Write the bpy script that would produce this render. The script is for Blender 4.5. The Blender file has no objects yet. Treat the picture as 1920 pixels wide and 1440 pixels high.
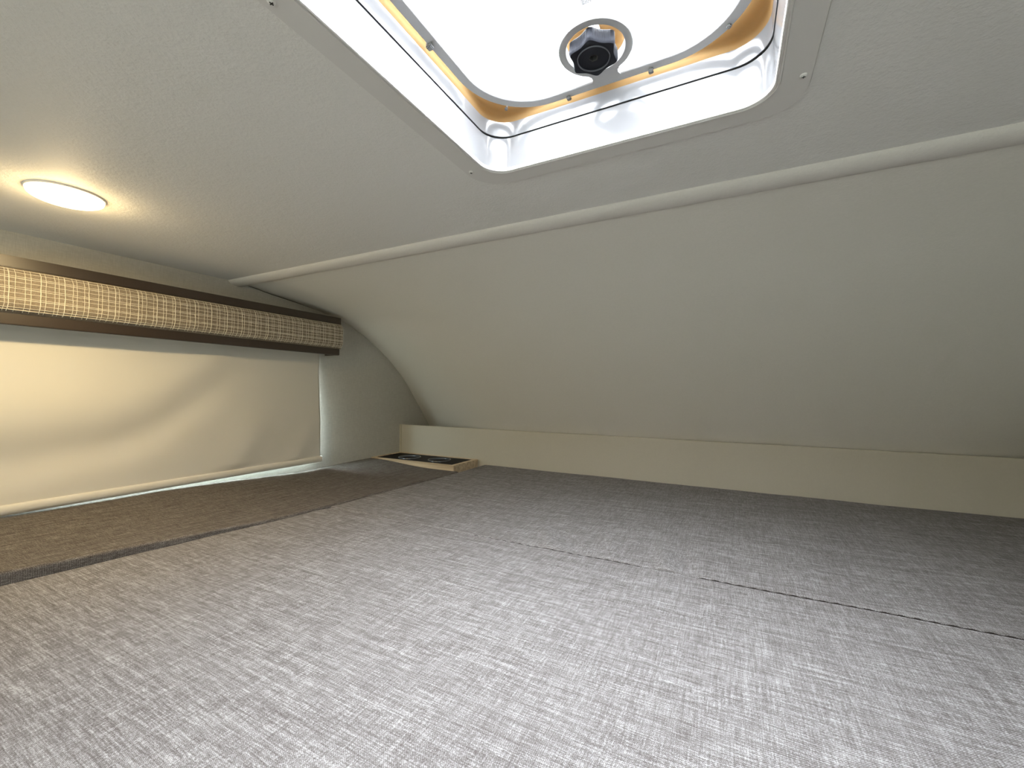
import bpy, bmesh, math, random
from mathutils import Vector, Matrix, noise
random.seed(4)
PI = math.pi
sc = bpy.context.scene
COL = sc.collection
ZO = 1.80                        # height of the camera above the cabin floor; geometry below is written relative to the lens

# ------------------------------------------------------------------ camera
cam = bpy.data.cameras.new('camera'); camo = bpy.data.objects.new('camera', cam); COL.objects.link(camo)
R_ = Vector((0.88849081, 0.45885382, 0.00610413)); U_ = Vector((0.00185796, -0.0168987, 0.99985548)); F_ = Vector((-0.45889066, 0.88835106, 0.01586688))
m = Matrix((R_, U_, -F_)).transposed().to_4x4(); m.translation = (0, 0, ZO)
camo.matrix_world = m
cam.sensor_width = 36; cam.lens = 788.18 / 1920 * 36; cam.clip_start = 0.01
sc.camera = camo

# ------------------------------------------------------------------ world: bright hazy sky
w = bpy.data.worlds.new('sky'); sc.world = w; w.use_nodes = True
nt = w.node_tree; nt.nodes.clear()
wo = nt.nodes.new('ShaderNodeOutputWorld'); bg = nt.nodes.new('ShaderNodeBackground')
tc = nt.nodes.new('ShaderNodeTexCoord'); sx = nt.nodes.new('ShaderNodeSeparateXYZ'); rp = nt.nodes.new('ShaderNodeValToRGB')
rp.color_ramp.elements[0].position = 0.45; rp.color_ramp.elements[0].color = (0.17, 0.165, 0.15, 1)
rp.color_ramp.elements[1].position = 0.50; rp.color_ramp.elements[1].color = (0.335, 0.345, 0.36, 1)
ze = rp.color_ramp.elements.new(1.0); ze.color = (0.90, 0.945, 1.0, 1)   # overcast sky, three times brighter overhead than at the horizon
mr = nt.nodes.new('ShaderNodeMapRange'); mr.inputs['From Min'].default_value = -1; mr.inputs['From Max'].default_value = 1
nt.links.new(tc.outputs['Generated'], sx.inputs[0]); nt.links.new(sx.outputs['Z'], mr.inputs['Value'])
nt.links.new(mr.outputs[0], rp.inputs[0]); nt.links.new(rp.outputs[0], bg.inputs[0]); nt.links.new(bg.outputs[0], wo.inputs[0])
bg.inputs[1].default_value = 56.0
w.cycles.sampling_method = 'AUTOMATIC'

def portal(loc, rot, sx_, sy_):
    l = bpy.data.lights.new('sky_portal', 'AREA'); l.shape = 'RECTANGLE'; l.size = sx_; l.size_y = sy_
    l.cycles.is_portal = True
    o = bpy.data.objects.new('sky_portal', l); o.location = (loc[0], loc[1], loc[2] + ZO); o.rotation_euler = rot; COL.objects.link(o)
HX, HY = -0.1336, 0.354          # centre of the roof vent
portal((HX, HY, 0.50), (0, 0, 0), 0.44, 0.44)
portal((-1.42, 0.66, -0.01), (0, -PI / 2, 0), 0.5, 0.75)
portal((-0.1, -3.10, -0.925), (PI / 2, 0, 0), 1.8, 0.85)
sc.view_settings.view_transform = 'Standard'; sc.view_settings.look = 'None'; sc.view_settings.gamma = 1
sc.view_settings.exposure = 0.36; sc.view_settings.use_curve_mapping = False
sc.cycles.max_bounces = 14; sc.cycles.diffuse_bounces = 8; sc.cycles.transparent_max_bounces = 16
sc.cycles.sample_clamp_indirect = 6.0

# fill lamp added far behind the bunk, out of view, to light the nose
CABIN_FILL = [(-0.1, -1.5, 0.28, 5.0)]

# ------------------------------------------------------------------ helpers
def mat(name, color=(.8, .8, .8), rough=.6, metal=0, spec=.5):
    mm = bpy.data.materials.new(name); mm.use_nodes = True
    b = mm.node_tree.nodes['Principled BSDF']
    b.inputs['Base Color'].default_value = (*color, 1); b.inputs['Roughness'].default_value = rough
    b.inputs['Metallic'].default_value = metal; b.inputs['Specular IOR Level'].default_value = spec
    return mm, mm.node_tree, b
def N(t, k, **kw):
    n = t.nodes.new(k)
    for a, v in kw.items():
        if hasattr(n, a): setattr(n, a, v)
        else: n.inputs[a].default_value = v
    return n
def noise_at(t, scale_vec, detail=2, rough=.5, scale=1.0):
    tc = N(t, 'ShaderNodeTexCoord'); mp = N(t, 'ShaderNodeMapping'); mp.inputs['Scale'].default_value = scale_vec
    n = N(t, 'ShaderNodeTexNoise'); n.inputs['Scale'].default_value = scale; n.inputs['Detail'].default_value = detail; n.inputs['Roughness'].default_value = rough
    t.links.new(tc.outputs['Object'], mp.inputs[0]); t.links.new(mp.outputs[0], n.inputs['Vector'])
    return n
def add_bump(t, b, src, strength, dist):
    bp = N(t, 'ShaderNodeBump'); bp.inputs['Strength'].default_value = strength; bp.inputs['Distance'].default_value = dist
    t.links.new(src, bp.inputs['Height']); t.links.new(bp.outputs[0], b.inputs['Normal']); return bp
def mathn(t, op, a, c=None):
    n = N(t, 'ShaderNodeMath'); n.operation = op
    for i, v in enumerate((a, c)):
        if v is None: continue
        if isinstance(v, (int, float)): n.inputs[i].default_value = v
        else: t.links.new(v, n.inputs[i])
    return n.outputs[0]
def obj(name, bm, material, parent=None, smooth=False, label=None, kind=None):
    me = bpy.data.meshes.new(name)
    for v in bm.verts: v.co.z += ZO
    bmesh.ops.recalc_face_normals(bm, faces=bm.faces[:])
    bm.to_mesh(me); bm.free()
    if smooth:
        for p in me.polygons: p.use_smooth = True
        if smooth != 2: me.set_sharp_from_angle(angle=math.radians(38))
    o = bpy.data.objects.new(name, me); COL.objects.link(o); me.materials.append(material)
    if parent:
        o.parent = parent
        e = parent
        off = Vector((0, 0, 0))
        while e: off += Vector(e.location); e = e.parent
        for v in me.vertices: v.co -= off
    if label: o['label'] = label
    if kind: o['kind'] = kind
    return o
def thing(name, label, cat, loc, group=None):
    o = bpy.data.objects.new(name, None); COL.objects.link(o); o.location = (loc[0], loc[1], loc[2] + ZO)
    o.empty_display_size = .05; o['label'] = label; o['category'] = cat
    if group: o['group'] = group
    return o
def box(bm, x0, x1, y0, y1, z0, z1, bev=0):
    r = bmesh.ops.create_cube(bm, size=1)
    for v in r['verts']:
        v.co = Vector(((x0 + x1) / 2 + v.co.x * (x1 - x0), (y0 + y1) / 2 + v.co.y * (y1 - y0), (z0 + z1) / 2 + v.co.z * (z1 - z0)))
    if bev:
        es = list({e for v in r['verts'] for e in v.link_edges})
        bmesh.ops.bevel(bm, geom=es, offset=bev, segments=2, affect='EDGES')
def rrect(cx, cy, h, r, z, n=10):
    pts = []
    for k, (sx_, sy_) in enumerate(((1, 1), (-1, 1), (-1, -1), (1, -1))):
        for i in range(n + 1):
            a = k * PI / 2 + i / n * PI / 2
            pts.append(Vector((cx + sx_ * (h - r) + r * math.cos(a), cy + sy_ * (h - r) + r * math.sin(a), z)))
    return pts
def circle(cx, cy, r, z, n=48):
    return [Vector((cx + r * math.cos(2 * PI * i / n), cy + r * math.sin(2 * PI * i / n), z)) for i in range(n)]
def loft(bm, loops, close_ends=False, ring=False):
    L = [[bm.verts.new(p) for p in lp] for lp in loops]
    n = len(L[0])
    pairs = list(zip(L, L[1:])) + ([(L[-1], L[0])] if ring else [])
    for a, b in pairs:
        for i in range(n):
            j = (i + 1) % n
            bm.faces.new((a[i], a[j], b[j], b[i]))
    if close_ends:
        bm.faces.new(L[0]); bm.faces.new(L[-1])
def tube(bm, p0, p1, r, n=12):
    p0 = Vector(p0); p1 = Vector(p1); d = (p1 - p0).normalized()
    u = d.orthogonal().normalized(); v = d.cross(u)
    loft(bm, [[p + (u * math.cos(2 * PI * i / n) + v * math.sin(2 * PI * i / n)) * r for i in range(n)] for p in (p0, p1)], True)
def grid(bm, f, nu, nv):
    V = [[bm.verts.new(f(i / nu, j / nv)) for j in range(nv + 1)] for i in range(nu + 1)]
    for i in range(nu):
        for j in range(nv):
            bm.faces.new((V[i][j], V[i + 1][j], V[i + 1][j + 1], V[i][j + 1]))
    return V
def sm(a, b, x):
    t = max(0, min(1, (x - a) / (b - a))); return t * t * (3 - 2 * t)
def interp(pts, x):
    if x <= pts[0][0]: return pts[0][1]
    for (a, va), (b, vb) in zip(pts, pts[1:]):
        if x <= b: return va + (vb - va) * (x - a) / (b - a)
    return pts[-1][1]

# ------------------------------------------------------------------ materials
def headliner(name, col, bump=.25):
    mm, t, b = mat(name, col, .62, spec=.35)
    n1 = noise_at(t, (1, 1, 1), 4, .65, 260); n2 = noise_at(t, (1, 1, 1), 3, .6, 70)
    s = mathn(t, 'ADD', n1.outputs[0], mathn(t, 'MULTIPLY', n2.outputs[0], 1.3))
    add_bump(t, b, s, bump, .0016)
    mx = N(t, 'ShaderNodeMixRGB'); mx.blend_type = 'MULTIPLY'; mx.inputs[0].default_value = .10
    mx.inputs[1].default_value = (*col, 1); t.links.new(n1.outputs[0], mx.inputs[2]); t.links.new(mx.outputs[0], b.inputs['Base Color'])
    return mm
M_ceil = headliner('ceiling_headliner', (.86, .85, .82), .40)
M_liner = headliner('nose_liner', (.86, .83, .76), .20)
def linen_wall(name, col):
    mm, t, b = mat(name, col, .7, spec=.3)
    a = noise_at(t, (1, 60, 700), 3, .6); c = noise_at(t, (1, 700, 60), 3, .6)
    s = mathn(t, 'ADD', a.outputs[0], c.outputs[0])
    add_bump(t, b, s, .35, .0012)
    r = N(t, 'ShaderNodeValToRGB'); r.color_ramp.elements[0].position = .7; r.color_ramp.elements[1].position = 1.3
    r.color_ramp.elements[0].color = (*[x * .9 for x in col], 1); r.color_ramp.elements[1].color = (*[min(1, x * 1.1) for x in col], 1)
    hs = mathn(t, 'MULTIPLY', s, .7); t.links.new(hs, r.inputs[0]); r.color_ramp.elements[0].position = .5; r.color_ramp.elements[1].position = .9
    t.links.new(r.outputs[0], b.inputs['Base Color'])
    return mm
M_wall = linen_wall('side_wall_vinyl', (.58, .57, .53))
M_fascia = headliner('fascia_vinyl', (.66, .615, .51), .06)
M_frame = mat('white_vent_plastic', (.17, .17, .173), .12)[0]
M_flange = mat('vent_trim_plastic', (.74, .725, .70), .42)[0]
M_dark = mat('shadow_gap', (.05, .05, .05), .8)[0]
M_screw = mat('screw_metal', (.82, .82, .80), .35, .1)[0]
M_black = mat('black_knob_plastic', (.011, .012, .017), .65, 0, .15)[0]
M_wire = mat('insect_mesh_wire', (.55, .55, .55), .6)[0]
M_grey = mat('screen_frame_plastic', (.50, .50, .50), .5)[0]
M_brown = mat('espresso_vinyl', (.034, .020, .010), .40, 0, .9)[0]
M_yarn = mat('cream_yarn', (.90, .84, .71), .8)[0]
M_panel = mat('black_panel', (.010, .009, .011), .6, 0, .12)[0]
M_ringm = mat('dark_bezel', (.09, .10, .12), .25)[0]
# valance cloth
M_cloth, t, b = mat('valance_cloth', (.27, .215, .16), .9)
a = noise_at(t, (300, 300, 900), 3, .6); c = noise_at(t, (1, 1, 1), 2, .5, 1400)
r = N(t, 'ShaderNodeValToRGB'); r.color_ramp.elements[0].position = .35; r.color_ramp.elements[1].position = .68
r.color_ramp.elements[0].color = (.15, .118, .088, 1); r.color_ramp.elements[1].color = (.44, .37, .28, 1)
s = mathn(t, 'MULTIPLY', mathn(t, 'ADD', a.outputs[0], c.outputs[0]), .5); t.links.new(s, r.inputs[0]); t.links.new(r.outputs[0], b.inputs['Base Color'])
add_bump(t, b, s, .6, .001)
# blind fabric
M_blind, t, b = mat('blind_fabric', (.82, .80, .735), .75, spec=.2)
n = noise_at(t, (1, 1, 1), 2, .5, 900); add_bump(t, b, n.outputs[0], .08, .0006)
# amber translucent plastic
M_amber = bpy.data.materials.new('amber_plastic'); M_amber.use_nodes = True; t = M_amber.node_tree; t.nodes.clear()
o_ = N(t, 'ShaderNodeOutputMaterial'); d_ = N(t, 'ShaderNodeBsdfDiffuse'); tr = N(t, 'ShaderNodeBsdfTranslucent'); mx = N(t, 'ShaderNodeMixShader')
d_.inputs[0].default_value = (.27, .18, .085, 1); tr.inputs[0].default_value = (.20, .125, .048, 1); mx.inputs[0].default_value = .35
t.links.new(d_.outputs[0], mx.inputs[1]); t.links.new(tr.outputs[0], mx.inputs[2]); t.links.new(mx.outputs[0], o_.inputs[0])
# clear-ish acrylic lid
M_lid = bpy.data.materials.new('lid_acrylic'); M_lid.use_nodes = True; t = M_lid.node_tree; t.nodes.clear()
o_ = N(t, 'ShaderNodeOutputMaterial'); d_ = N(t, 'ShaderNodeBsdfTransparent'); tr = N(t, 'ShaderNodeBsdfTranslucent'); mx = N(t, 'ShaderNodeMixShader')
d_.inputs[0].default_value = (.96, .96, .96, 1); tr.inputs[0].default_value = (.9, .93, .95, 1); mx.inputs[0].default_value = .35
t.links.new(d_.outputs[0], mx.inputs[1]); t.links.new(tr.outputs[0], mx.inputs[2]); t.links.new(mx.outputs[0], o_.inputs[0])
M_glass = bpy.data.materials.new('window_glass'); M_glass.use_nodes = True; t = M_glass.node_tree; t.nodes.clear()
o_ = N(t, 'ShaderNodeOutputMaterial'); d_ = N(t, 'ShaderNodeBsdfTransparent'); tr = N(t, 'ShaderNodeBsdfGlossy'); mx = N(t, 'ShaderNodeMixShader')
d_.inputs[0].default_value = (.74, .80, .80, 1); tr.inputs['Roughness'].default_value = .05; mx.inputs[0].default_value = .06
t.links.new(d_.outputs[0], mx.inputs[1]); t.links.new(tr.outputs[0], mx.inputs[2]); t.links.new(mx.outputs[0], o_.inputs[0])
# wood
M_wood, t, b = mat('pale_pine', (.62, .46, .28), .55)
n = noise_at(t, (6, 90, 90), 4, .6); r = N(t, 'ShaderNodeValToRGB'); r.color_ramp.elements[0].position = .35; r.color_ramp.elements[1].position = .7
r.color_ramp.elements[0].color = (.52, .39, .25, 1); r.color_ramp.elements[1].color = (.80, .66, .46, 1)
t.links.new(n.outputs[0], r.inputs[0]); t.links.new(r.outputs[0], b.inputs['Base Color'])
# cushion tweed: slubby yarn streaks in both thread directions plus a fine weave
def tweed(name, rot, tint=(1, 1, 1)):
    mm, t, b = mat(name, (.3, .28, .27), .95, spec=.08)
    tc = N(t, 'ShaderNodeTexCoord'); ro = N(t, 'ShaderNodeMapping'); ro.inputs['Rotation'].default_value = (0, 0, rot)
    t.links.new(tc.outputs['Object'], ro.inputs[0])
    def nz(vec, det, rough, dist=0):
        mp = N(t, 'ShaderNodeMapping'); mp.inputs['Scale'].default_value = vec; t.links.new(ro.outputs[0], mp.inputs[0])
        n = N(t, 'ShaderNodeTexNoise'); n.inputs['Scale'].default_value = 1; n.inputs['Detail'].default_value = det
        n.inputs['Roughness'].default_value = rough; n.inputs['Distortion'].default_value = dist
        t.links.new(mp.outputs[0], n.inputs['Vector']); return n.outputs[0]
    ax = nz((44, 760, 760), 2, .55); ay = nz((760, 44, 760), 2, .55)          # slubs
    bx = nz((9, 190, 190), 3, .6); by = nz((190, 9, 190), 3, .6)              # broader streaks
    f = nz((950, 950, 950), 1, .5)
    sp = N(t, 'ShaderNodeSeparateXYZ'); t.links.new(ro.outputs[0], sp.inputs[0])
    k = 2 * PI / .0021
    wx = mathn(t, 'SINE', mathn(t, 'MULTIPLY', sp.outputs[0], k)); wy = mathn(t, 'SINE', mathn(t, 'MULTIPLY', sp.outputs[1], k))
    weave = mathn(t, 'MULTIPLY', wx, wy)
    s = mathn(t, 'ADD', mathn(t, 'MULTIPLY', ax, .27), mathn(t, 'MULTIPLY', ay, .19))
    s = mathn(t, 'ADD', s, mathn(t, 'MULTIPLY', bx, .16)); s = mathn(t, 'ADD', s, mathn(t, 'MULTIPLY', by, .08))
    s = mathn(t, 'ADD', s, mathn(t, 'MULTIPLY', f, .30))
    s2 = mathn(t, 'ADD', s, mathn(t, 'MULTIPLY', weave, .050))
    r = N(t, 'ShaderNodeValToRGB'); e = r.color_ramp.elements
    e[0].position = .385; e[0].color = (.108 * tint[0], .096 * tint[1], .091 * tint[2], 1)
    e[1].position = .635; e[1].color = (.50 * tint[0], .492 * tint[1], .492 * tint[2], 1)
    e2 = e.new(.50); e2.color = (.205 * tint[0], .192 * tint[1], .189 * tint[2], 1)
    t.links.new(s2, r.inputs[0]); t.links.new(r.outputs[0], b.inputs['Base Color'])
    add_bump(t, b, s2, .6, .0012)
    b.inputs['Sheen Weight'].default_value = 0
    return mm
M_tweed_a = tweed('taupe_tweed', 0.0)
M_tweed_b = tweed('taupe_tweed_crosswise', math.radians(90), (.64, .60, .54))

# ------------------------------------------------------------------ room shell
ZC = 0.323; YB = 0.7376; WX = -1.32; RX = 1.05; YF = 1.456; ZL = -0.1558; ZM = -0.2979; YBACK = -3.0; ZF = -ZO
# ceiling panel with the vent opening
bm = bmesh.new(); hh = .180
def sheet(bm, x0, x1, y0, y1, z0, z1): box(bm, x0, x1, y0, y1, z0, z1)
sheet(bm, WX - .04, HX - hh, YBACK, YB + .02, ZC, ZC + .05)
sheet(bm, HX + hh, RX + .04, YBACK, YB + .02, ZC, ZC + .05)
sheet(bm, HX - hh, HX + hh, YBACK, HY - hh, ZC, ZC + .05)
sheet(bm, HX - hh, HX + hh, HY + hh, YB + .02, ZC, ZC + .05)
obj('ceiling', bm, M_ceil, kind='structure', label='off-white textured headliner ceiling around the roof vent')
# curved nose liner
arc = [(.735, .323), (.80, .3165), (.8335, .3105), (.9776, .2935), (1.1269, .2645), (1.1785, .248), (1.2912, .1914), (1.3851, .1308), (1.4887, .0399), (1.5836, -.0729), (1.6657, -.1729), (1.72, -.27), (1.74, -.33)]
def catmull(P, n):
    out = []
    for i in range(len(P) - 1):
        p0 = Vector(P[max(i - 1, 0)]); p1 = Vector(P[i]); p2 = Vector(P[i + 1]); p3 = Vector(P[min(i + 2, len(P) - 1)])
        for k in range(n):
            t = k / n
            out.append(.5 * ((2 * p1) + (-p0 + p2) * t + (2 * p0 - 5 * p1 + 4 * p2 - p3) * t * t + (-p0 + 3 * p1 - 3 * p2 + p3) * t ** 3))
    out.append(Vector(P[-1])); return out
prof = catmull([(a, b_, 0) for a, b_ in arc], 6)
for _ in range(4):
    prof = [prof[0]] + [(prof[i - 1] + 2 * prof[i] + prof[i + 1]) / 4 for i in range(1, len(prof) - 1)] + [prof[-1]]
KY = (YF + .018 - .735) / (1.655 - .735)
def main_z(q): return ZC - (ZC - ZL) * (.22 * q + .33 * q ** 2 + .45 * q ** 3.6) if q <= 1 else ZL - (q - 1) * 1.2
def liner_pt(x, p):
    dl = min(x - WX, RX - x)
    k = max(0, 1 - max(dl, 0) / .55)
    e = .35 * sm(0, 1, k) + .65 * k ** 2.6
    y = .735 + (p.x - .735) * (KY + (1 - KY) * e)
    q = (p.x - .735) / (1.655 - .735)
    return y, p.y * e + main_z(q) * (1 - e)
bm = bmesh.new()
nx = 90
xs = [WX - .01 + (RX - WX + .02) * (i / nx) for i in range(nx + 1)]
def lf(u, v):
    x = WX - .01 + (RX - WX + .02) * u; p = prof[min(int(round(v * (len(prof) - 1))), len(prof) - 1)]
    y, z = liner_pt(x, p); return Vector((x, y, z))
grid(bm, lf, nx, len(prof) - 1)
ext = bmesh.ops.extrude_face_region(bm, geom=bm.faces[:])
for v in [g for g in ext['geom'] if isinstance(g, bmesh.types.BMVert)]: v.co += Vector((0, .03, .012))
obj('wall_front', bm, M_liner, smooth=2, kind='structure', label='curved cream liner sweeping from the ceiling down to the front ledge board')
# left wall with window opening
W0, W1, WZ0, WZ1 = .34, 1.024, -.235, .10
bm = bmesh.new()
box(bm, WX - .05, WX, YBACK, W0, ZF, ZC + .02); box(bm, WX - .05, WX, W1, 1.85, ZF, ZC + .02)
box(bm, WX - .05, WX, W0, W1, ZF, WZ0); box(bm, WX - .05, WX, W0, W1, WZ1, ZC + .02)
obj('wall_left', bm, M_wall, kind='structure', label='pale linen-textured side wall behind the roller blind')
bm = bmesh.new(); box(bm, RX, RX + .05, YBACK, 1.85, ZF, ZC + .02)
obj('wall_right', bm, M_wall, kind='structure', label='pale side wall to the right of the bunk')
A0, A1, B0, B1 = -1.0, .80, -1.35, -.50
bm = bmesh.new(); box(bm, WX, A0, YBACK - .05, YBACK, ZF, ZC + .02); box(bm, A1, RX, YBACK - .05, YBACK, ZF, ZC + .02)
box(bm, A0, A1, YBACK - .05, YBACK, ZF, B0); box(bm, A0, A1, YBACK - .05, YBACK, B1, ZC + .02)
obj('wall_back', bm, M_wall, kind='structure', label='pale rear wall of the camper cabin')
M_floor, t, b = mat('cabin_floor', (.30, .24, .18), .5)
n = noise_at(t, (3, 40, 1), 3, .6); add_bump(t, b, n.outputs[0], .1, .001)
bm = bmesh.new(); box(bm, WX, RX, YBACK, -.5, ZF - .05, ZF)
obj('floor', bm, M_floor, kind='structure', label='brown cabin floor behind the bunk')
# outer nose skin closing the space behind the liner
bm = bmesh.new(); box(bm, WX - .05, RX + .05, 1.85, 1.90, ZF, ZC + .05); box(bm, WX - .05, RX + .05, YB + .02, 1.85, ZC + .03, ZC + .05)
obj('trim_4', bm, M_fascia, kind='structure', label='outer nose skin hidden behind the curved liner')
# bunk platform
bm = bmesh.new(); box(bm, WX, RX, -.5, 1.85, -.47, -.42); box(bm, WX, RX, -.5, -.46, ZF, -.47)
obj('trim_2', bm, M_fascia, kind='structure', label='platform under the bunk cushions')
# batten between ceiling and liner
bm = bmesh.new()
YT = .742
def bat(u, v):
    x = WX + (RX - WX) * u; a = PI * v
    sag = .004 * math.sin(PI * u)
    taper = 1.0
    return Vector((x, YT - math.cos(a) * .0255 * taper, ZC + .002 - sag * .0 - math.sin(a) * .0150 * taper))
grid(bm, bat, 60, 14)
obj('trim_1', bm, headliner('batten_vinyl', (.76, .73, .68), .3), smooth=2, kind='structure', label='padded half-round batten covering the joint between ceiling and curved liner')
# dark tube standing for the shade where the liner's edge leaves the side wall
bm = bmesh.new(); loops = []
for i in range(31):
    yy = .775 + .25 * i / 30; zz = next(a.y + (b_.y - a.y) * (yy - a.x) / (b_.x - a.x) for a, b_ in zip(prof, prof[1:]) if a.x <= yy <= b_.x)
    rr = .0016 * math.sin(PI * min(1, .12 + i / 30 * .88))
    loops.append([Vector((WX + rr * math.cos(t), yy, zz - .0005 + rr * math.sin(t))) for t in (0, PI / 3, 2 * PI / 3, PI, 4 * PI / 3, 5 * PI / 3)])
loft(bm, loops, True)
obj('trim_5', bm, M_dark, smooth=2, kind='structure', label='thin dark line for the shade between the liner edge and the side wall')
# fascia board
bm = bmesh.new(); box(bm, WX, RX, YF, YF + .014, -.42, ZL, .002)
obj('baseboard_front', bm, M_fascia, smooth=1, kind='structure', label='long beige ledge board below the curved liner')
bm = bmesh.new(); box(bm, WX + .0005, WX + .010, YF - .004, YF + .016, -.42, ZL + .001, .001)
obj('trim_3', bm, M_fascia, smooth=1, kind='structure', label='thin upright bead at the left end of the ledge board')
# window (behind the blind)
bm = bmesh.new()
for (y0, y1, z0, z1) in ((W0, W0 + .03, WZ0, WZ1), (W1 - .010, W1, WZ0, WZ1), (W0 + .03, W1 - .03, WZ0, WZ0 + .03), (W0 + .03, W1 - .03, WZ1 - .03, WZ1)):
    box(bm, WX - .055, WX - .012, y0, y1, z0, z1, .002)
wn = obj('window_1', bm, M_panel, smooth=1, kind='structure', label='side window with black frame hidden behind the roller blind')
bm = bmesh.new(); box(bm, WX - .045, WX - .041, W0 + .03, W1 - .03, WZ0 + .03, WZ1 - .03)
obj('pane', bm, M_glass, wn)

bm = bmesh.new()  # rear window added out of view, only to bring in fill light
for (x0, x1, z0, z1) in ((A0, A0 + .03, B0, B1), (A1 - .03, A1, B0, B1), (A0 + .03, A1 - .03, B0, B0 + .03), (A0 + .03, A1 - .03, B1 - .03, B1)):
    box(bm, x0, x1, YBACK - .052, YBACK + .004, z0, z1, .002)
wn = obj('fill_window', bm, M_panel, smooth=1, kind='structure', label='added rear cabin window, unseen, giving fill light behind the bunk')
bm = bmesh.new(); box(bm, A0 + .03, A1 - .03, YBACK - .03, YBACK - .026, B0 + .03, B1 - .03)
obj('pane', bm, M_glass, wn)

# ------------------------------------------------------------------ bunk cushions
def cushion(name, label, xl, xr, y0, y1, ztop, rl, rr, rf, rb, material, nu, nv, wob=.002, extra=None, zbot=-.42, amp=.0016):
    """xl/xr functions of y; r* = edge roundings (left,right,front(y1),back(y0))"""
    bm = bmesh.new()
    def ease(u, p=.5):   # denser at the edges
        return .5 - .5 * math.cos(PI * u) if p else u
    def drop(d, r):
        if d >= r: return 0
        q = 1 - d / r; return r - r * math.sqrt(max(0, 1 - q * q))
    V = []
    for i in range(nu + 1):
        row = []
        for j in range(nv + 1):
            u = ease(i / nu); v = ease(j / nv)
            y = y0 + (y1 - y0) * v
            a = xl(y); c = xr(y); x = a + (c - a) * u
            ed = min(x - a, c - x, y - y0, y1 - y)
            wx = wob * noise.noise(Vector((x * 9, y * 9, 3.1))) + wob * .6 * noise.noise(Vector((x * 31, y * 31, 8.1)))
            f = math.exp(-max(ed, 0) / .03)
            z = ztop(x, y) - max(drop(x - a, rl), drop(c - x, rr), drop(y - y0, rb), drop(y1 - y, rf))
            z += amp * noise.noise(Vector((x * 4, y * 4, 1.7))) * 1.4 + amp * .5 * noise.noise(Vector((x * 13, y * 13, 5)))
            if extra: z += extra(x, y)
            row.append(bm.verts.new((x + wx * f, y + wx * f * .9, z)))
        V.append(row)
    for i in range(nu):
        for j in range(nv): bm.faces.new((V[i][j], V[i + 1][j], V[i + 1][j + 1], V[i][j + 1]))
    per = [V[i][0] for i in range(nu + 1)] + [V[nu][j] for j in range(1, nv + 1)] + [V[i][nv] for i in range(nu - 1, -1, -1)] + [V[0][j] for j in range(nv - 1, 0, -1)]
    lowr = [bm.verts.new((v.co.x, v.co.y, zbot)) for v in per]
    k = len(per)
    for i in range(k): bm.faces.new((per[i], per[(i + 1) % k], lowr[(i + 1) % k], lowr[i]))
    bm.faces.new(lowr)
    o = obj(name, bm, material, smooth=2)
    o['label'] = label; o['category'] = 'cushion'; o['group'] = 'cushions covering the bunk'
    return o
seam = [(-.45, -1.03), (.214, -.979), (.404, -.950), (.757, -.900), (1.0, -.885), (1.245, -.877), (1.45, -.873)]
sx_ = lambda y: interp(seam, y)
YS = .7408
def zleft(x, y):
    k = sm(-1.30, -1.0, x)
    wallz = interp([(0, -.258), (.55, -.262), (.95, -.281), (1.28, -.279)], y)
    inz = interp([(0, -.276), (.22, -.279), (.40, -.286), (.6, -.293), (.8, -.294), (1.28, -.294)], y)
    return wallz + (inz - wallz) * k
cushion('bunk_cushion', 'narrow brown-grey tweed cushion along the wall under the blind', lambda y: WX + .004, lambda y: sx_(y), -.45, 1.276, zleft, .012, .005, .008, .01, M_tweed_b, 70, 150, .003)
def pucker(x, y):
    z = 0
    for (cx, cy, ln, wd, am, ang) in ((-.33, .80, .10, .011, .0022, .5), (-.20, .80, .09, .008, .0022, .35), (-.10, .775, .055, .010, .0034, .2), (-.07, .80, .06, .008, -.0025, .15), (-.27, .79, .07, .010, -.002, .55), (.1, .84, .10, .014, .0015, -.2)):
        dx = x - cx; dy = y - cy
        a = dx * math.cos(ang) + dy * math.sin(ang); b_ = -dx * math.sin(ang) + dy * math.cos(ang)
        z += 1.9 * am * math.exp(-(a / (1.35 * wd)) ** 2 - (b_ / ln) ** 2)
    return z
fc = cushion('bunk_cushion', 'grey tweed cushion lying against the beige ledge board, beyond the cross seam', lambda y: sx_(y) + .0005, lambda y: RX - .01, YS + .0012, YF - .002, lambda x, y: ZM + .001, .006, .01, .008, .0032, M_tweed_a, 440, 110, .0016, pucker)
def rear_z(x, y): return ZM - .001 + .0035 * math.exp(-((y - .42) / .5) ** 2) * sm(-1.0, -.6, x)
cushion('bunk_cushion', 'large grey tweed cushion in the foreground, directly below the roof vent', lambda y: sx_(y) + .0005 + .012 * sm(.70, .74, y), lambda y: RX - .01, -.45, YS - .0012, rear_z, .005, .01, .0036, .01, M_tweed_a, 240, 150, .0016)

M_seam_shade = mat('dark_seam_shade', (.022, .018, .016), .9, 0, .1)[0]  # dark strand stands in for the shade in the groove between cushions
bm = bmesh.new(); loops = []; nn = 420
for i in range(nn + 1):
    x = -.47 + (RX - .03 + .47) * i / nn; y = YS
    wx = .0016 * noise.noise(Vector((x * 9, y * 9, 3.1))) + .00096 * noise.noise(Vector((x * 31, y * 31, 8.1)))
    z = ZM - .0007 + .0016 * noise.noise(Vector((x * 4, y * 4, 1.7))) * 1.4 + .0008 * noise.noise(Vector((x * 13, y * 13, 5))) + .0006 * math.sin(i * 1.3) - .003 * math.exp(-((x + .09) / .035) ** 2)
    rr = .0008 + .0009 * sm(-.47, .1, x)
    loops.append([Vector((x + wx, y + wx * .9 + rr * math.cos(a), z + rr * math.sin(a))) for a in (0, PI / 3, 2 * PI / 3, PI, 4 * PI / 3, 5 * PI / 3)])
loft(bm, loops, True)
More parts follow.
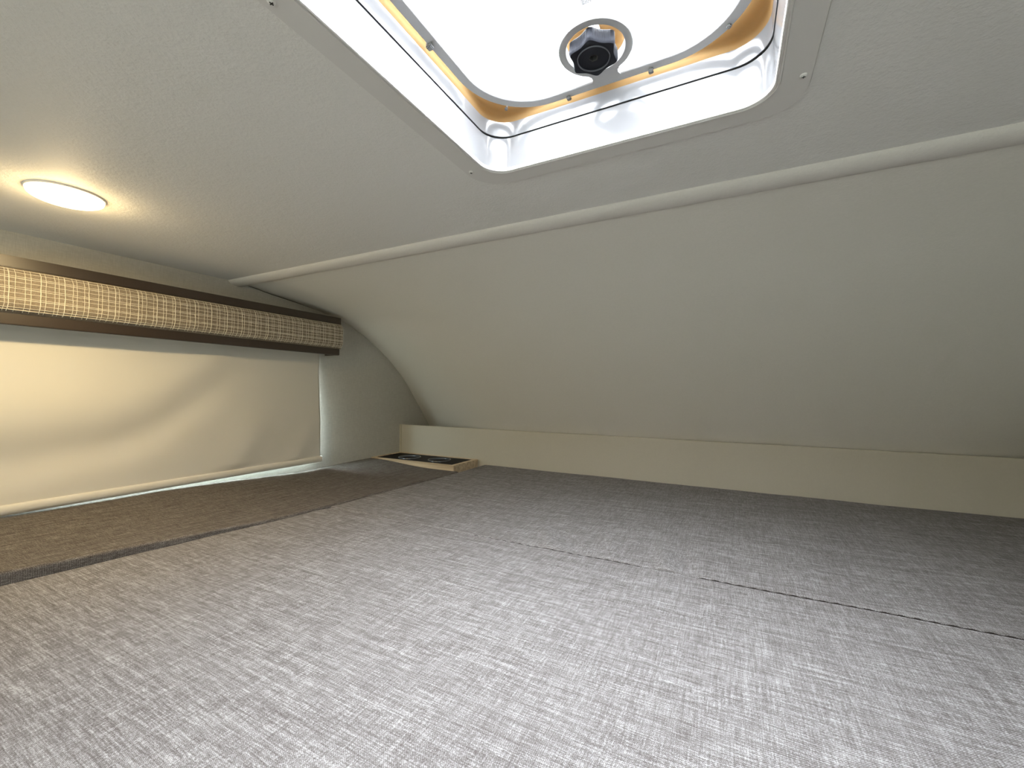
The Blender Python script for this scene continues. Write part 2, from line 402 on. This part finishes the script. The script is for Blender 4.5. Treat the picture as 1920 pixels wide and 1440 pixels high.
obj('seam_shade', bm, M_seam_shade, fc, smooth=2, label='thin dark strand standing for the seam shade along the near edge')

# ------------------------------------------------------------------ corner box
bx0, bx1, by0, by1, bzt = WX + .003, -.903, 1.283, YF - .0045, -.2775
cb = thing('storage_box', 'low wooden box with black top panel set in the far left corner', 'box', ((bx0 + bx1) / 2, (by0 + by1) / 2, -.42))
th = .011
for (a0, a1, c0, c1) in ((bx0, bx1, by0, by0 + th), (bx0, bx1, by1 - .006, by1), (bx1 - .016, bx1, by0 + th, by1 - .006), (bx0, bx0 + .010, by0 + th, by1 - .006)):
    bm = bmesh.new(); box(bm, a0, a1, c0, c1, -.42, bzt, .0012); obj('wood_board', bm, M_wood, cb, smooth=1)
px0, px1, py0, py1 = bx0 + .010, bx1 - .016, by0 + th, by1 - .006
wells = ((-1.185, 1.368), (-1.035, 1.372)); wr = .044
bm = bmesh.new()
# panel with two round holes: outer cells lofted from square to circle
zt = bzt - .003
midx = (wells[0][0] + wells[1][0]) / 2
for (cx, cy), (x0, x1) in zip(wells, ((px0, midx), (midx, px1))):
    n = 48; inner = circle(cx, cy, wr, zt, n); outer = []
    for p in inner:
        d = Vector((p.x - cx, p.y - cy)); 
        tx = ((x1 - cx) / d.x if d.x > 1e-9 else (x0 - cx) / d.x if d.x < -1e-9 else 1e9)
        ty = ((py1 - cy) / d.y if d.y > 1e-9 else (py0 - cy) / d.y if d.y < -1e-9 else 1e9)
        s = min(tx, ty); outer.append(Vector((cx + d.x * s, cy + d.y * s, zt)))
    loft(bm, [outer, inner, [p - Vector((0, 0, .006)) for p in inner]])
    cor = [(x0, py0), (x1, py0), (x1, py1), (x0, py1)]
    for q in cor:
        q3 = Vector((q[0], q[1], zt)); near = sorted(outer, key=lambda p: (p - q3).length)
        aa = next((p for p in near if abs(p.x - q[0]) < 1e-6), None); bb = next((p for p in near if abs(p.y - q[1]) < 1e-6), None)
        if aa and bb and (aa - bb).length > 1e-6: bm.faces.new([bm.verts.new(q3), bm.verts.new(aa), bm.verts.new(bb)])
obj('top_panel', bm, M_panel, cb, label='black panel with two round wells')
for cx, cy in wells:
    bm = bmesh.new()
    loft(bm, [circle(cx, cy, wr + .003, zt), circle(cx, cy, wr + .002, zt + .0028), circle(cx, cy, wr - .001, zt + .0028), circle(cx, cy, wr - .003, zt), circle(cx, cy, wr - .003, zt - .004)])
    rg = obj('round_bezel', bm, M_ringm, cb, smooth=1)
    bm = bmesh.new()
    loft(bm, [circle(cx, cy, wr - .003, zt - .003), circle(cx, cy, wr - .006, zt - .04), circle(cx, cy, .004, zt - .045)]); bmesh.ops.holes_fill(bm, edges=bm.edges[:])
    obj('well', bm, M_panel, rg, smooth=1)

# ------------------------------------------------------------------ valance
VX = -1.25; vy0, vy1 = .232, 1.067; vt, vb = .2590, .1240
va = thing('window_valance', 'padded woven plaid window valance between two dark brown rails, above the blind', 'valance', (VX - .035, (vy0 + vy1) / 2, vb))
bm = bmesh.new(); box(bm, WX + .001, VX, vy0, vy1, vt - .0235, vt, .0012); obj('top_rail', bm, M_brown, va, smooth=1)
bm = bmesh.new(); box(bm, VX - .016, VX - .004, vy0, vy1 - .002, vb, vb + .0235, .0012)
box(bm, WX + .001, VX - .016, vy1 - .014, vy1 - .002, vb, vb + .02, .001); obj('bottom_rail', bm, M_brown, va, smooth=1)
pz0, pz1 = vb + .0225, vt - .0225; pxf = VX + .014
def pad(y, s):   # s 0..1 bottom to top; rounded padded face
    q = abs(2 * s - 1); bulge = (1 - q ** 5)
    e = min(1, (vy1 + .003 - y) / .01); e = max(0, min(1, e))
    return VX - .004 + (pxf - VX + .004) * bulge * math.sqrt(max(0, 1 - (1 - e) ** 2))
bm = bmesh.new()
def pf(u, v):
    y = vy0 - .002 + (vy1 + .003 - vy0 + .002) * (1 - (1 - u) ** 1.6); s = v
    return Vector((pad(y, s) + .0006 * noise.noise(Vector((0, y * 30, v * 4))), y, pz0 + (pz1 - pz0) * s))
grid(bm, pf, 90, 22)
box(bm, VX - .012, VX - .003, vy0, vy1 + .001, pz0 + .001, pz1 - .001)
box(bm, WX + .001, VX - .012, vy1 - .012, vy1, pz0, pz1)
box(bm, WX + .001, VX - .012, vy0, vy0 + .012, vb, pz1)
fp = obj('fabric_panel', bm, M_cloth, va, smooth=1)
# the cream overlay yarns, geometry joined as one part
bm = bmesh.new()
def yarn(pts, r0):
    loops = []
    for i, p in enumerate(pts):
        d = (pts[min(i + 1, len(pts) - 1)] - pts[max(i - 1, 0)]).normalized(); u = Vector((1, 0, 0)); v = d.cross(u).normalized()
        rr = r0 * (1 + .35 * noise.noise(p * 180) + .25 * noise.noise(p * 60))
        loops.append([p + u * math.cos(a) * rr * .8 + v * math.sin(a) * rr for a in (0, PI / 2, PI, 3 * PI / 2)])
    loft(bm, loops)
H = pz1 - pz0
hz = [.07, .115, .20, .29, .325, .43, .52, .56, .66, .75, .79, .885, .95]
for k, s in enumerate(hz):
    pts = []
    for i in range(0, 210):
        y = vy0 + (vy1 + .002 - vy0) * i / 209
        ss = s + .010 * noise.noise(Vector((y * 22, k * 3.3, 0)))
        pts.append(Vector((pad(y, ss) + .0003 + .0003 * math.sin(i * 1.7 + k), y, pz0 + H * ss)))
    yarn(pts, .00052 if k % 3 else .0007)
y = vy0 + .004; k = 0; pat = [.0125, .0065, .0140, .0060, .0095, .0135, .0070]
while y < vy1 - .002:
    pts = []
    for i in range(0, 31):
        s = .03 + .94 * i / 30
        yy = y + .0009 * noise.noise(Vector((k * 7.7, s * 7, 2)))
        pts.append(Vector((pad(yy, s) + .0004 + .0003 * math.sin(i * 2.1 + k), yy, pz0 + H * s)))
    yarn(pts, .0008 if k % 4 == 0 else .0005)
    y += pat[k % 7] * random.uniform(.85, 1.15); k += 1
obj('yarn_grid', bm, M_yarn, fp, smooth=2, kind='stuff', label='cream yarns laid over the taupe cloth in an uneven grid')

# ------------------------------------------------------------------ roller blind
BX = -1.292; by_0, by_1 = .2780, 1.0172; zh0 = -.2566
rb = thing('roller_blind', 'cream fabric roller blind pulled down over the left window', 'blind', (BX, (by_0 + by_1) / 2, zh0))
def bf(u, v):
    y = by_0 - .012 + (by_1 - by_0 + .012) * u; z = .135 + (zh0 + .012 - .135) * v
    g = 4 * v * (1 - v)
    x = BX + .002 - .013 * (1 - sm(0, .9, v))
    # broad diagonal buckle and small gathers near the hem
    vb_ = interp([(0, .70), (.25, .64), (.37, .55), (.51, .36), (.62, .20), (1, .0)], u) + .07
    d = v - vb_
    x += -.0105 * math.exp(-(d / .12) ** 2) * sm(.74, .26, u) * sm(0, .12, v) * (1 - sm(.90, 1, v))
    x += .0060 * math.exp(-((d + .26) / .14) ** 2) * sm(.85, .5, u) * sm(0, .15, v)
    x += .0070 * math.exp(-(((u - .60) - .25 * (1 - v)) / .075) ** 2) * sm(.35, .85, v) * (1 - sm(.93, 1, v))
    x += .0050 * math.exp(-(((u - .86) - .3 * (1 - v)) / .05) ** 2) * sm(.5, .9, v) * (1 - sm(.95, 1, v))
    x += .0016 * noise.noise(Vector((u * 3, v * 4, 0))) * g
    return Vector((x, y, z))
bm = bmesh.new(); grid(bm, bf, 120, 70)
ext = bmesh.ops.extrude_face_region(bm, geom=bm.faces[:])
for v in [g for g in ext['geom'] if isinstance(g, bmesh.types.BMVert)]: v.co.x -= .0006
obj('fabric', bm, M_blind, rb, smooth=2)
bm = bmesh.new(); n = 20
loft(bm, [[Vector((BX + .002 + math.cos(2 * PI * i / n) * .0075, yy, zh0 + .0105 + math.sin(2 * PI * i / n) * .0105)) for i in range(n)] for yy in (by_0, by_1 + .001)], True)
hb = obj('hem_bar', bm, M_blind, rb, smooth=1)
M_cap = mat('hem_cap_plastic', (.80, .80, .78), .35)[0]
for yy, s in ((by_0 - .004, 1), (by_1 + .001, 1)):
    bm = bmesh.new(); loft(bm, [[Vector((BX + .002 + math.cos(2 * PI * i / n) * .0082, q, zh0 + .0105 + math.sin(2 * PI * i / n) * .0113)) for i in range(n)] for q in (yy, yy + .004)], True)
    obj('end_cap', bm, M_cap, hb, smooth=1)
bm = bmesh.new(); tube(bm, (BX - .011, by_0, .148), (BX - .011, by_1, .148), .012, 24)
obj('roller_tube', bm, M_blind, rb, smooth=1)

# ------------------------------------------------------------------ ceiling lamp
LX, LY = -.980, .276
cl = thing('ceiling_light', 'round warm white puck light glowing on the ceiling above the valance', 'ceiling light', (LX, LY, ZC))
bm = bmesh.new(); loft(bm, [circle(LX, LY, .0480, ZC), circle(LX, LY, .0480, ZC - .0020), circle(LX, LY, 0.0472, ZC - .0028), circle(LX, LY, .0464, ZC - .0028), circle(LX, LY, .0464, ZC)])
obj('rim', bm, mat('lamp_rim_plastic', (.85, .83, .78), .4)[0], cl, smooth=1)
def emis(name, col, st):
    mm = bpy.data.materials.new(name); mm.use_nodes = True; t = mm.node_tree; t.nodes.clear()
    o_ = N(t, 'ShaderNodeOutputMaterial'); e = N(t, 'ShaderNodeEmission'); e.inputs[0].default_value = (*col, 1); e.inputs[1].default_value = st
    t.links.new(e.outputs[0], o_.inputs[0]); return mm
WARM = (1.0, .76, .40)
bm = bmesh.new(); L = [circle(LX, LY, 0.0462, ZC - .002)] + [circle(LX, LY, 0.0462 * math.cos(a), ZC - .005 - .012 * math.sin(a)) for a in [PI / 2 * k / 8 for k in range(8)]] + [circle(LX, LY, .0005, ZC - .018)]
loft(bm, L); bm.faces.new([v for v in bm.verts][-48:])
obj('lens', bm, emis('lamp_lens_glow', (1.0, .70, .34), 10.0), cl, smooth=2)
ll = bpy.data.lights.new('lamp_led', 'AREA'); ll.shape = 'DISK'; ll.size = .040; ll.energy = 1.65; ll.color = WARM
l2 = bpy.data.lights.new('lamp_led', 'POINT'); l2.energy = .40; l2.color = WARM; l2.shadow_soft_size = .016
lo = bpy.data.objects.new('lamp_led', l2); COL.objects.link(lo); lo.parent = cl; lo.location = (0, 0, -.038)
lo = bpy.data.objects.new('lamp_led', ll); COL.objects.link(lo); lo.parent = cl; lo.location = (0, 0, -.0176)

# added fill lamp on the cabin ceiling, out of view behind the bunk
for (x, y, z, e) in CABIN_FILL:
    c2 = thing('ceiling_light', 'added warm fill light on the unseen cabin ceiling behind the bunk', 'ceiling light', (x, y, ZC))
    bm = bmesh.new(); loft(bm, [circle(x, y, .12, ZC), circle(x, y, .12, ZC - .02), circle(x, y, .10, ZC - .03)]); bm.faces.new([v for v in bm.verts][-48:])
    obj('lens', bm, emis('fill_lens_glow', (1, .9, .75), 2.0), c2, smooth=1)
    l = bpy.data.lights.new('cabin_fill', 'AREA'); l.shape = 'DISK'; l.size = .6; l.energy = e; l.color = (1, .88, .72)
    o = bpy.data.objects.new('cabin_fill', l); COL.objects.link(o); o.parent = c2; o.location = (0, 0, -.035)

# ------------------------------------------------------------------ roof vent
rv = thing('roof_vent', 'square white roof vent with insect screen and black crank knob, open to bright sky', 'roof vent', (HX, HY, ZC))
zf = ZC - .006
bm = bmesh.new()
loft(bm, [rrect(HX, HY, *q) for q in ((.2085, .046, ZC + .001), (.2085, .046, zf + .0015), (.2075, .045, zf), (.1815, .036, zf), (.1808, .0355, zf - .0016), (.1795, .035, zf - .0016), (.1790, .0345, zf + .0006), (.1778, .034, zf + .0006), (.1772, .0335, zf - .0008), (.1762, .033, zf - .0002), (.1758, .0325, zf + .004))])
obj('flange', bm, M_flange, rv, smooth=1)
bm = bmesh.new()
loft(bm, [rrect(HX, HY, *q) for q in ((.1760, .0328, zf + .003), (.1752, .033, .340), (.1748, .034, .3625))])
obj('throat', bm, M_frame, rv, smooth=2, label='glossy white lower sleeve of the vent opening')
bm = bmesh.new(); loft(bm, [rrect(HX, HY, *q) for q in ((.1748, .034, .3623), (.1775, .034, .3628), (.1775, .034, .3642), (.1740, .036, .3645))])
obj('joint', bm, M_dark, rv, label='fine dark joint line around the sleeve')
bm = bmesh.new()
loft(bm, [rrect(HX, HY, *q) for q in ((.1742, .036, .3643), (.1735, .037, .372), (.1727, .039, .3835))])
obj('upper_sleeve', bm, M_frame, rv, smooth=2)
bm = bmesh.new()
loft(bm, [rrect(HX, HY, *q) for q in ((.1728, .039, .3830), (.1712, .041, .3890), (.1690, .043, .3925), (.1680, .050, .3935), (.1675, .094, .3940), (.1670, .096, .3950), (.1675, .096, .3960), (.178, .050, .3965), (.178, .044, .383))], ring=True)
ax_, ay_ = HX, .4582
box(bm, ax_ - .018, ax_ + .006, ay_ + .03, HY + .177, .4050, .4070, .001)
loft(bm, [circle(ax_ - .0067, ay_ + .0231, .0355, .4045), circle(ax_ - .0067, ay_ + .0231, .0355, .410)], True)
obj('amber_ring', bm, M_amber, rv, smooth=1, label='amber translucent plastic ring glowing behind the screen frame')
# outer sleeve and lid
bm = bmesh.new()
loft(bm, [rrect(HX, HY, *q) for q in ((.178, .05, .396), (.178, .05, .440), (.184, .05, .440), (.184, .05, .396))], ring=True)
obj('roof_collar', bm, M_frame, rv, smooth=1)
bm = bmesh.new(); L = [rrect(HX, HY, *q) for q in ((.192, .05, .435), (.192, .05, .455), (.186, .05, .464), (.10, .05, .474), (.0505, .05, .476))]
loft(bm, L); bm.faces.new([v for v in bm.verts][-44:])
obj('lid', bm, M_lid, rv, smooth=1, label='clear pale acrylic lid over the opening')
# screen frame
SZ = .385
bm = bmesh.new()
loft(bm, [rrect(HX, HY, h, r, z, 16) for h, r, z in ((.1640, .090, SZ + .005), (.1645, .0905, SZ + .001), (.1635, .0895, SZ), (.1525, .0785, SZ), (.1515, .0775, SZ + .001), (.1515, .0775, SZ + .005))], ring=True)
ro_, ri_ = .0412, .0325
loft(bm, [circle(ax_, ay_, r, z, 64) for r, z in ((ro_, SZ + .004), (ro_ + .0003, SZ + .001), (ro_ - .0006, SZ), (ri_ + .0006, SZ), (ri_, SZ + .001), (ri_, SZ + .012), (ri_ + .002, SZ + .012), (ri_ + .002, SZ + .004))], ring=True)
# neck joining knob ring and frame, flared
nk = [(-.0185, .0370), (-.0160, .0400), (-.0155, .0440), (-.0175, HY + .1530 - ay_), (-.0175, HY + .1600 - ay_), (.0175, HY + .1600 - ay_), (.0175, HY + .1530 - ay_), (.0155, .0440), (.0160, .0400), (.0185, .0370)]
loft(bm, [[Vector((ax_ + x, ay_ + y, z)) for x, y in nk] for z in (SZ - .0001, SZ + .004)], True)
sf = obj('screen_frame', bm, M_grey, rv, smooth=1, label='grey rounded screen frame with a ring around the knob')
# insect mesh wires inside the frame
bm = bmesh.new(); P = .00165; rw = .00009
hN = int(.152 / P)
def halfspan(c):
    # half length of the chord at offset c inside the rounded square (h .152, r .078)
    h, r = .152, .078; a = abs(c)
    if a <= h - r: return h
    return h - r + math.sqrt(max(0, r * r - (a - (h - r)) ** 2))
def seg(p, q):
    d = (q - p); s = Vector((0, 0, 1)).cross(d).normalized() * rw; u = Vector((0, 0, rw))
    loops = [[c + s, c + u, c - s, c - u] for c in (p, q)]
    loft(bm, loops)
for k in range(-hN, hN + 1):
    c = k * P; L_ = halfspan(c)
    for axis in (0, 1):
        a, b_ = -L_, L_
        # ring hole
        off = c - 0 if axis == 1 else c - (ay_ - HY)
        segs = [(a, b_)]
        if abs(off) < ro_:
            hw = math.sqrt(ro_ ** 2 - off ** 2); cc = (ay_ - HY) if axis == 1 else 0
            segs = [(a, cc - hw), (cc + hw, b_)]
        for s0, s1 in segs:
            if s1 - s0 < .002: continue
            if axis == 0: seg(Vector((HX + s0, HY + c, SZ + .003)), Vector((HX + s1, HY + c, SZ + .003)))
            else: seg(Vector((HX + c, HY + s0, SZ + .0031)), Vector((HX + c, HY + s1, SZ + .0031)))
obj('insect_mesh', bm, M_wire, sf, kind='stuff')
# small white clips holding the frame
def clip(x, y, ang, s=1.0):
    bm = bmesh.new()
    box(bm, -.0035 * s, .0035 * s, -.0045 * s, .0030 * s, SZ - .0042, SZ - .0002, .0008)
    box(bm, -.0028 * s, .0028 * s, -.0045 * s, -.0020 * s, SZ - .004, SZ + .006, .0006)
    for v in bm.verts:
        x0, y0 = v.co.x, v.co.y
        v.co.x = x + x0 * math.cos(ang) - y0 * math.sin(ang); v.co.y = y + x0 * math.sin(ang) + y0 * math.cos(ang)
    obj('clip', bm, M_frame, sf, smooth=1)
clip(HX - .1615, .3683, -PI / 2 - 0); clip(-.1853, .5155, PI, .8); clip(-.0822, .5155, PI, .8)
clip(-.2687, .4975, PI * .80, .5); clip(.0010, .4885, -PI * .80, .6)
clip(HX + .1615, .3683, PI / 2)
# crank knob: six lobed, ribbed hollows
bm = bmesh.new(); n = 384
def kr(a, R, A, knurl=0):
    s = abs(math.sin(3 * (a - KA))); hol = (math.sqrt(s * s + .06) - .245) / .785
    return R - A * hol - (knurl * (1 if s > .45 else 0) * (.5 + .5 * math.sin(96 * (a - KA))))
KA = math.radians(96)
kz = .3705
ay2 = .4520
def kloop(R, A, z, kn=0): return [Vector((ax_ + kr(2 * PI * i / n, R, A, kn) * math.cos(2 * PI * i / n), ay2 + kr(2 * PI * i / n, R, A, kn) * math.sin(2 * PI * i / n), z)) for i in range(n)]
def kcirc(R, z): return circle(ax_, ay2, R, z, n)
loft(bm, [kcirc(.0005, .3850), kloop(.0265, .0044, .3850), kloop(.0276, .0046, .3840, .0006), kloop(.0282, .0050, .3740, .0006), kloop(.0278, .0050, .3720), kloop(.0266, .0046, kz),
          kcirc(.0188, kz), kcirc(.0174, kz + .0004), kcirc(.0168, kz + .0012), kcirc(.0052, kz + .0008)])
kb = obj('crank_knob', bm, M_black, rv, smooth=1, label='black six-lobed crank knob in the screen ring')
bm = bmesh.new(); loft(bm, [circle(ax_, ay2, r, z, 64) for r, z in ((.0182, kz + .0004), (.0180, kz - .0010), (.0173, kz - .0010), (.0171, kz + .0004))])
obj('face_ring', bm, mat('grey_ring_plastic', (.10, .105, .12), .4)[0], kb, smooth=1)
bm = bmesh.new(); loft(bm, [circle(ax_, ay2, r, z, 6) for r, z in ((.0054, kz + .0008), (.0045, kz + .0012), (.0045, kz + .006), (.0004, kz + .006))])
obj('hex_socket', bm, M_dark, kb)
bm = bmesh.new(); tube(bm, (ax_, ay2, .3848), (ax_, ay2, .405), .007)
obj('spindle', bm, M_screw, kb, smooth=1)
# lifting arm over the screen
bm = bmesh.new(); box(bm, ax_ - .006, ax_ + .006, HY - .02, ay_ - .03, .4125, .4165, .001)
obj('lift_arm', bm, M_frame, rv, smooth=1)
# flange screws
for (x, y) in ((.0668, .5018), (-.3318, .5093), (-.3318, .2098), (.0655, .2098)):
    bm = bmesh.new()
    loft(bm, [circle(x, y, .0036, zf + .0002, 20), circle(x, y, .0033, zf - .0010, 20), circle(x, y, .0022, zf - .0017, 20), circle(x, y, .0003, zf - .0019, 20)])
    scw = obj('screw', bm, M_screw, rv, smooth=1)
    bm = bmesh.new()
    box(bm, x - .0017, x + .0017, y - .0004, y + .0004, zf - .0022, zf - .0012); box(bm, x - .0004, x + .0004, y - .0017, y + .0017, zf - .0022, zf - .0012)
    obj('cross_slot', bm, M_dark, scw)
